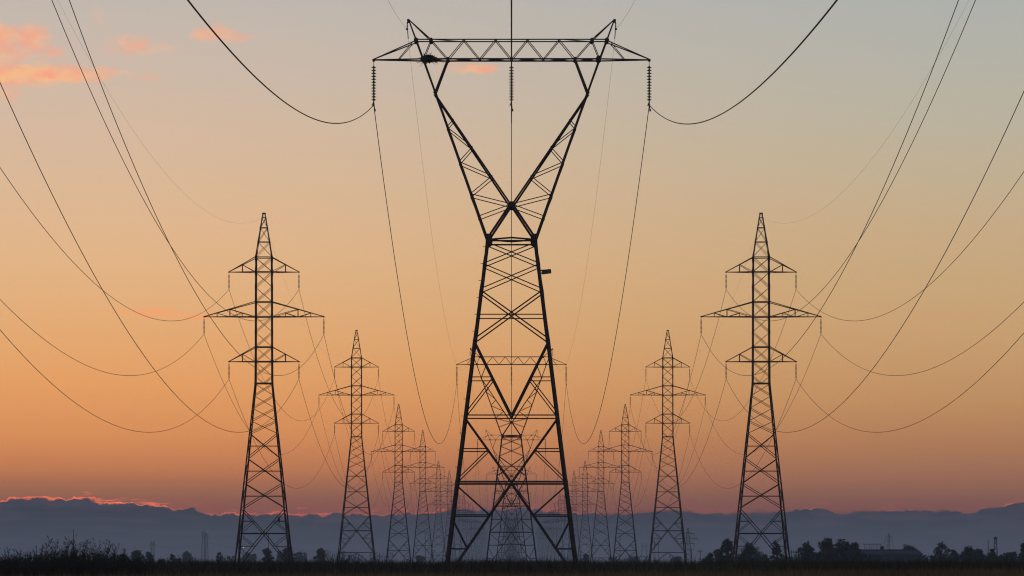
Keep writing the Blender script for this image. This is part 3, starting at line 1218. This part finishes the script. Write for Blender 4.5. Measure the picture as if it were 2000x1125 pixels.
# lit lamps
for px, py, d, lab in ((475.5, 1069.5, 1700, 'tiny lit lamp on a pole inside the nearest thicket-side pylon'),
                       (846.5, 1071.5, 2000, 'tiny lit lamp on a pole beside the thicket-side foot of the huge pylon')):
    root = empty('yard_lamp', (wx(px, d), d, 0))
    H = wz(py, d)
    mb = MB()
    mb.tube([(0, .2, 0), (0, .2, H + .2)], [.09, .06], 6)
    mb.bar((0, .2, H + .2), (0, -.3, H + .25), .07)
    mb.build('lamp_post', M_STEEL, root)
    mb = MB()
    mb.lathe([(.05, -.14), (.17, -.08), (.2, .03), (.1, .14)], (0, -.25, H), 8)
    mb.build('lamp_head', M_LAMP, root)
    tag(root, lab, 'lamp', 'lit yard lamps')

# ----------------------------------------------------------------------------
# HAZE: one closed box of even, pale air round everything
mb = MB()
mb.v = [Vector(p) for p in ((-3600, -420, -1.2), (3600, -420, -1.2), (3600, 6600, -1.2), (-3600, 6600, -1.2),
                            (-3600, -420, 41), (3600, -420, 41), (3600, 6600, 41), (-3600, 6600, 41))]
mb.f = [(3, 2, 1, 0), (4, 5, 6, 7), (0, 1, 5, 4), (1, 2, 6, 5), (2, 3, 7, 6), (3, 0, 4, 7)]
hm = bpy.data.materials.new('evening_haze')
hm.use_nodes = True
nt = hm.node_tree
nt.nodes.remove(nt.nodes['Principled BSDF'])
pv = nt.nodes.new('ShaderNodeVolumePrincipled')
pv.inputs['Color'].default_value = (.86, .90, .96, 1)
pv.inputs['Density'].default_value = 1.8e-4
pv.inputs['Anisotropy'].default_value = 0.0
nt.links.new(pv.outputs['Volume'], nt.nodes['Material Output'].inputs['Volume'])
hz = mb.build('haze', hm)
hz['kind'] = 'stuff'

# ----------------------------------------------------------------------------
# SKY: dusk gradient by direction, cloud bank along the horizon, a few pink clouds
SUN_EL, SUN_AZ = math.radians(1.2), math.radians(-7.0)     # behind the bank, thicket side
W = bpy.data.worlds.new('World')
SC.world = W
W.use_nodes = True
nt = W.node_tree
N, L = nt.nodes, nt.links
for n in list(N):
    N.remove(n)


def mth(op, a, b=None, c=None, clamp=False):
    n = N.new('ShaderNodeMath')
    n.operation = op
    n.use_clamp = clamp
    for i, x in enumerate((a, b, c)):
        if x is None:
            continue
        if isinstance(x, (int, float)):
            n.inputs[i].default_value = x
        else:
            L.new(x, n.inputs[i])
    return n.outputs[0]


def sstep(x, lo, hi):
    n = N.new('ShaderNodeMapRange')
    n.interpolation_type = 'SMOOTHSTEP'
    L.new(x, n.inputs['Value'])
    for nm, v in (('From Min', lo), ('From Max', hi)):
        if isinstance(v, (int, float)):
            n.inputs[nm].default_value = v
        else:
            L.new(v, n.inputs[nm])
    return n.outputs['Result']


def lin(c):
    return tuple(((x / 255) / 12.92 if x / 255 <= .04045 else ((x / 255 + .055) / 1.055) ** 2.4) for x in c)


def ramp(fac, stops, interp='LINEAR'):
    n = N.new('ShaderNodeValToRGB')
    n.color_ramp.interpolation = interp
    e = n.color_ramp.elements
    while len(e) < len(stops):
        e.new(.5)
    for el, (p, c) in zip(e, stops):
        el.position = p
    for el, (p, c) in zip(e, stops):
        el.color = (c, c, c, 1) if isinstance(c, (int, float)) else (*c, 1)
    L.new(fac, n.inputs['Fac'])
    return n.outputs['Color']


def mixc(f, a, b, mode='MIX'):
    n = N.new('ShaderNodeMix')
    n.data_type = 'RGBA'
    n.blend_type = mode
    n.clamp_factor = True
    for s, x in ((n.inputs[0], f), (n.inputs[6], a), (n.inputs[7], b)):
        if isinstance(x, (int, float)):
            s.default_value = x
        elif isinstance(x, tuple):
            s.default_value = (*x, 1)
        else:
            L.new(x, s)
    return n.outputs[2]


def noise(x, y, sx, sy, detail=4, off=0.0, rough=.55):
    cv = N.new('ShaderNodeCombineXYZ')
    L.new(mth('MULTIPLY_ADD', x, 1 / sx, off), cv.inputs[0])
    L.new(mth('MULTIPLY_ADD', y, 1 / sy, off * .7), cv.inputs[1])
    n = N.new('ShaderNodeTexNoise')
    n.noise_dimensions = '2D'
    n.inputs['Scale'].default_value = 1
    n.inputs['Detail'].default_value = detail
    n.inputs['Roughness'].default_value = rough
    L.new(cv.outputs[0], n.inputs['Vector'])
    return n.outputs['Fac']


tc = N.new('ShaderNodeTexCoord')
sep = N.new('ShaderNodeSeparateXYZ')
L.new(tc.outputs['Generated'], sep.inputs[0])
dx, dy, dz = sep.outputs
hyp = mth('MAXIMUM', mth('SQRT', mth('ADD', mth('MULTIPLY', dx, dx), mth('MULTIPLY', dy, dy))), 1e-4)
az = mth('ARCTAN2', dx, dy)                       # azimuth from the line's direction
X = mth('MULTIPLY', az, F)                        # in thousandths-like units of the sky: F per radian
Y = mth('MULTIPLY', mth('DIVIDE', dz, hyp), F)


def yf(y):                                        # photo row -> ramp position (0..1 over 0..1400)
    return (HOR - y) / 1400.0


Yf = mth('DIVIDE', Y, 1400.0, clamp=True)
# the colours seen through the haze, by photo row; undone for the air in between
HAZE_D, HAZE_C = 1.8e-4, (.066, .080, .115)


def through_air(y, rgb, is_lin=False):
    t = max(HOR - y, 2) / F
    T = math.exp(-HAZE_D * min(39.8 / t, 6600))
    c = rgb if is_lin else lin(rgb)
    return tuple(max(.02, (a - h * (1 - T)) / T) for a, h in zip(c, HAZE_C))


LEFT = [(1050, (132, 82, 82)), (1005, (132, 86, 84)), (985, (136, 91, 84)), (963, (148, 101, 84)), (940, (168, 110, 84)), (920, (186, 120, 85)), (885, (203, 132, 88)),
        (850, (214, 142, 91)), (800, (222, 151, 96)), (750, (227, 159, 101)), (680, (228, 167, 112)), (600, (227, 174, 123)), (500, (226, 181, 137)), (370, (220, 184, 150)),
        (240, (213, 185, 161)), (120, (204, 185, 170)), (20, (196, 184, 174)), (-150, (170, 174, 178))]
RIGHT = [(1050, (116, 80, 82)), (1005, (118, 83, 84)), (986, (122, 87, 85)), (960, (136, 97, 86)), (930, (151, 106, 88)), (900, (161, 114, 89)), (870, (170, 121, 89)),
         (825, (180, 132, 94)), (780, (188, 142, 99)), (700, (195, 153, 109)), (630, (198, 160, 116)), (560, (199, 165, 123)), (450, (198, 170, 134)), (340, (193, 175, 147)),
         (240, (186, 178, 158)), (120, (180, 178, 167)), (20, (175, 177, 171)), (-150, (155, 168, 178))]
cl = ramp(Yf, sorted((yf(y), through_air(y, c)) for y, c in LEFT))
crr = ramp(Yf, sorted((yf(y), through_air(y, c)) for y, c in RIGHT))
glow = mixc(sstep(X, -900, 1050), cl, crr)
# the rest of the hemisphere
sk = N.new('ShaderNodeTexSky')
sk.sky_type = 'NISHITA'
sk.sun_disc = False
sk.sun_elevation = SUN_EL
sk.sun_rotation = SUN_AZ
sk.altitude = 50
sk.dust_density = 2.0
NISH = 0.10
nis = mixc(1.0, sk.outputs['Color'], (NISH, NISH, NISH), 'MULTIPLY')
dusk = ramp(mth('MAXIMUM', dz, 0.0), [(0.0, (.052, .056, .085)), (.25, (.075, .098, .16)), (1.0, (.07, .10, .19))])
upper = mixc(1.0, mixc(.45, dusk, nis), (1.56, 1.70, 1.78), 'MULTIPLY')
# the glow covers the sunset quarter and thins out upwards and sideways
gmask = mth('MULTIPLY', sstep(mth('ABSOLUTE', az), .75, .25), sstep(Y, 2300.0, 1150.0))
sky = mixc(gmask, upper, glow)

# horizon cloud bank
BTOP = [(-1100, 985), (-990, 982), (-950, 978), (-930, 976), (-890, 978), (-865, 981), (-825, 975), (-780, 985), (-712, 985), (-672, 994),
        (-650, 1000), (-622, 992), (-600, 1007), (-440, 1007), (-250, 1006), (-140, 1003), (-110, 994), (-20, 998), (20, 994), (70, 1002), (180, 1006),
        (250, 1001), (350, 1001), (380, 1006), (500, 1003), (540, 999), (606, 997), (642, 1003), (760, 999), (900, 1003), (1000, 982)]
Xf = mth('MULTIPLY_ADD', X, 1 / 2200.0, .5, clamp=True)
btop = mth('MULTIPLY', ramp(Xf, [(.5 + x / 2200.0, (HOR - y) / 150.0) for x, y in BTOP]), 150.0)
nb1 = noise(X, Y, 26, 20, 5, 3.1, .6)
nb2 = noise(X, Y, 60, 9, 4, 9.3, .55)
nb3 = noise(X, Y, 95, 60, 3, 21.0)
nb5 = noise(X, Y, 27, 22, 3, 63.0, .5)
billow = mth('SUBTRACT', .16, mth('ABSOLUTE', mth('SUBTRACT', nb5, .5)))
nb6 = noise(X, Y, 48, 40, 3, 81.0, .5)
billow2 = mth('SUBTRACT', .14, mth('ABSOLUTE', mth('SUBTRACT', nb6, .5)))
lump = mth('MULTIPLY_ADD', mth('SUBTRACT', nb1, .5), 9.0, mth('MULTIPLY', mth('SUBTRACT', nb3, .5), 6.0))
lump = mth('MULTIPLY_ADD', billow, 13.0, lump)
lump = mth('MULTIPLY_ADD', billow2, 22.0, lump)
dd = mth('SUBTRACT', mth('SUBTRACT', Y, btop), lump)
soft = mth('MULTIPLY_ADD', sstep(noise(X, Y, 70, 50, 3, 55.0), .35, .65), 3.2, 1.2)
bank = sstep(dd, soft, mth('MULTIPLY', soft, -1.1))
RIM = [(-1100, .8), (-1000, .9), (-870, .95), (-858, .3), (-850, .95), (-700, 1.0), (-640, .95), (-622, .25), (-600, .3), (-570, .45), (-480, .65), (-420, .7), (-330, .4),
       (-230, .6), (-120, .5), (-60, .25), (60, .45), (110, .4), (170, .12), (290, .25), (350, .25), (380, .15), (480, .2), (540, .38), (620, .4), (640, .2), (760, .34),
       (800, .1), (900, .12), (960, .42), (1000, .5)]
rimi = ramp(Xf, [(.5 + x / 2200.0, v) for x, v in RIM])
nb4 = noise(X, Y, 34, 40, 4, 47.0, .6)
rimw = mth('MULTIPLY', mth('MAXIMUM', mth('SUBTRACT', nb4, mth('MULTIPLY_ADD', rimi, -.17, .50)), 0.02), 18.0)
rim = mth('MULTIPLY', sstep(dd, rimw, mth('MULTIPLY', rimw, .2)), mth('MULTIPLY', rimi, 1.0))
wisp = mth('MULTIPLY', mth('MULTIPLY', sstep(nb2, .53, .70), sstep(dd, 17.0, 2.0)), mth('MULTIPLY', rimi, .55))
edge = mth('MAXIMUM', rim, wisp, clamp=True)
bcol = ramp(mth('DIVIDE', Y, 130.0, clamp=True), [(0, lin((72, 88, 104))), (.22, lin((73, 82, 96))), (.4, lin((70, 76, 89))), (.72, lin((59, 64, 75))), (1, lin((57, 61, 71)))])
streak = noise(X, Y, 240, 14, 4, 5.7)
bcol = mixc(mth('MULTIPLY', sstep(streak, .42, .72), .5), bcol, lin((86, 80, 95)))
puff = noise(X, Y, 46, 17, 5, 71.0, .6)
bcol = mixc(mth('MULTIPLY', mth('MULTIPLY', sstep(puff, .48, .68), sstep(dd, -34.0, -4.0)), .4), bcol, lin((92, 72, 82)))
bcol = mixc(mth('MULTIPLY', sstep(puff, .5, .3), .3), bcol, lin((50, 60, 76)))

# single pink clouds
n1 = noise(X, Y, 60, 34, 5, 1.3)
n2 = noise(X, Y, 60, 34, 5, 14.9)
n3 = noise(X, Y, 52, 17, 6, 30.0, .62)
Xd = mth('MULTIPLY_ADD', mth('SUBTRACT', n1, .5), 60.0, X)
Yd = mth('MULTIPLY_ADD', mth('SUBTRACT', n2, .5), 30.0, Y)
CL = [(6, 82, 42, 30, .8), (66, 84, 40, 26, .75), (98, 108, 24, 16, .45), (20, 112, 62, 18, .5), (30, 152, 150, 24, .9), (110, 154, 110, 15, .85), (-40, 130, 70, 40, .6),
      (195, 149, 66, 12, .45), (275, 154, 34, 8, .22), (262, 92, 34, 18, .5), (300, 102, 52, 14, .28), (225, 96, 36, 12, .18), (418, 68, 46, 13, .55), (450, 74, 38, 11, .4),
      (195, 38, 18, 22, .12), (928, 134, 42, 14, .7), (893, 130, 44, 18, .22), (245, 611, 34, 5, .6), (300, 613, 84, 6.5, .75), (370, 617, 60, 6, .75), (205, 616, 16, 5, .5), (12, 190, 28, 16, .35)]
cm = None
for cx, cy, rx_, ry_, am in CL:
    qx = mth('MULTIPLY_ADD', Xd, 1 / rx_, -(cx - VPX) / rx_)
    qy = mth('MULTIPLY_ADD', Yd, 1 / ry_, -(HOR - cy) / ry_)
    q = mth('ADD', mth('MULTIPLY', qx, qx), mth('MULTIPLY', qy, qy))
    q = mth('MULTIPLY_ADD', mth('SUBTRACT', n3, .5), 1.7, q)
    mk = mth('MULTIPLY', sstep(q, 1.6, -.2), min(1.0, am * 1.08))
    cm = mk if cm is None else mth('MAXIMUM', cm, mk)
pcol = mixc(sstep(n1, .35, .65), lin((255, 167, 134)), lin((255, 190, 138)))
pcol = mixc(sstep(Y, 900.0, 560.0), pcol, lin((255, 170, 114)))
sky = mixc(cm, sky, pcol)
rcol = mixc(sstep(X, -700.0, 300.0), (1.75, .30, .10), (1.05, .19, .12))
front = sstep(mth('ABSOLUTE', az), 1.6, 1.1)
sky = mixc(edge, sky, rcol)
sky = mixc(mth('MULTIPLY', bank, front), sky, bcol)
# where the rim turns over the bank top it stays bright for a sliver
bg = N.new('ShaderNodeBackground')
L.new(sky, bg.inputs['Color'])
bg.inputs['Strength'].default_value = 1.0
wo = N.new('ShaderNodeOutputWorld')
L.new(bg.outputs[0], wo.inputs['Surface'])
W.cycles.sampling_method = 'AUTOMATIC'

# sun just over the horizon, behind the cloud bank
sd = bpy.data.lights.new('sun', 'SUN')
sd.energy = 0.12
sd.angle = math.radians(0.5)
sd.color = (1.0, .62, .42)
so = bpy.data.objects.new('sun', sd)
COL.objects.link(so)
ldir = Vector((-math.sin(SUN_AZ) * math.cos(SUN_EL), -math.cos(SUN_AZ) * math.cos(SUN_EL), -math.sin(SUN_EL)))
so.rotation_euler = ldir.to_track_quat('-Z', 'Y').to_euler()
so.location = (0, 50, 30)

# ----------------------------------------------------------------------------
# CAMERA
cd = bpy.data.cameras.new('camera')
cam = bpy.data.objects.new('camera', cd)
COL.objects.link(cam)
cam.location = (0, 0, CAMZ)
cam.rotation_euler = (math.radians(90), 0, 0)
cd.sensor_fit = 'HORIZONTAL'
cd.sensor_width = 36
cd.lens = F / 2000 * 36
cd.shift_x = (1000 - VPX) / 2000
cd.shift_y = (HOR - 562.5) / 2000
cd.clip_start = .1
cd.clip_end = 20000
SC.camera = cam

SC.view_settings.view_transform = 'Standard'
SC.view_settings.look = 'None'
SC.view_settings.exposure = 0
SC.view_settings.gamma = 1
SC.cycles.volume_bounces = 1
SC.cycles.max_bounces = 6
SC.cycles.use_denoising = True
SC.cycles.filter_width = 1.15
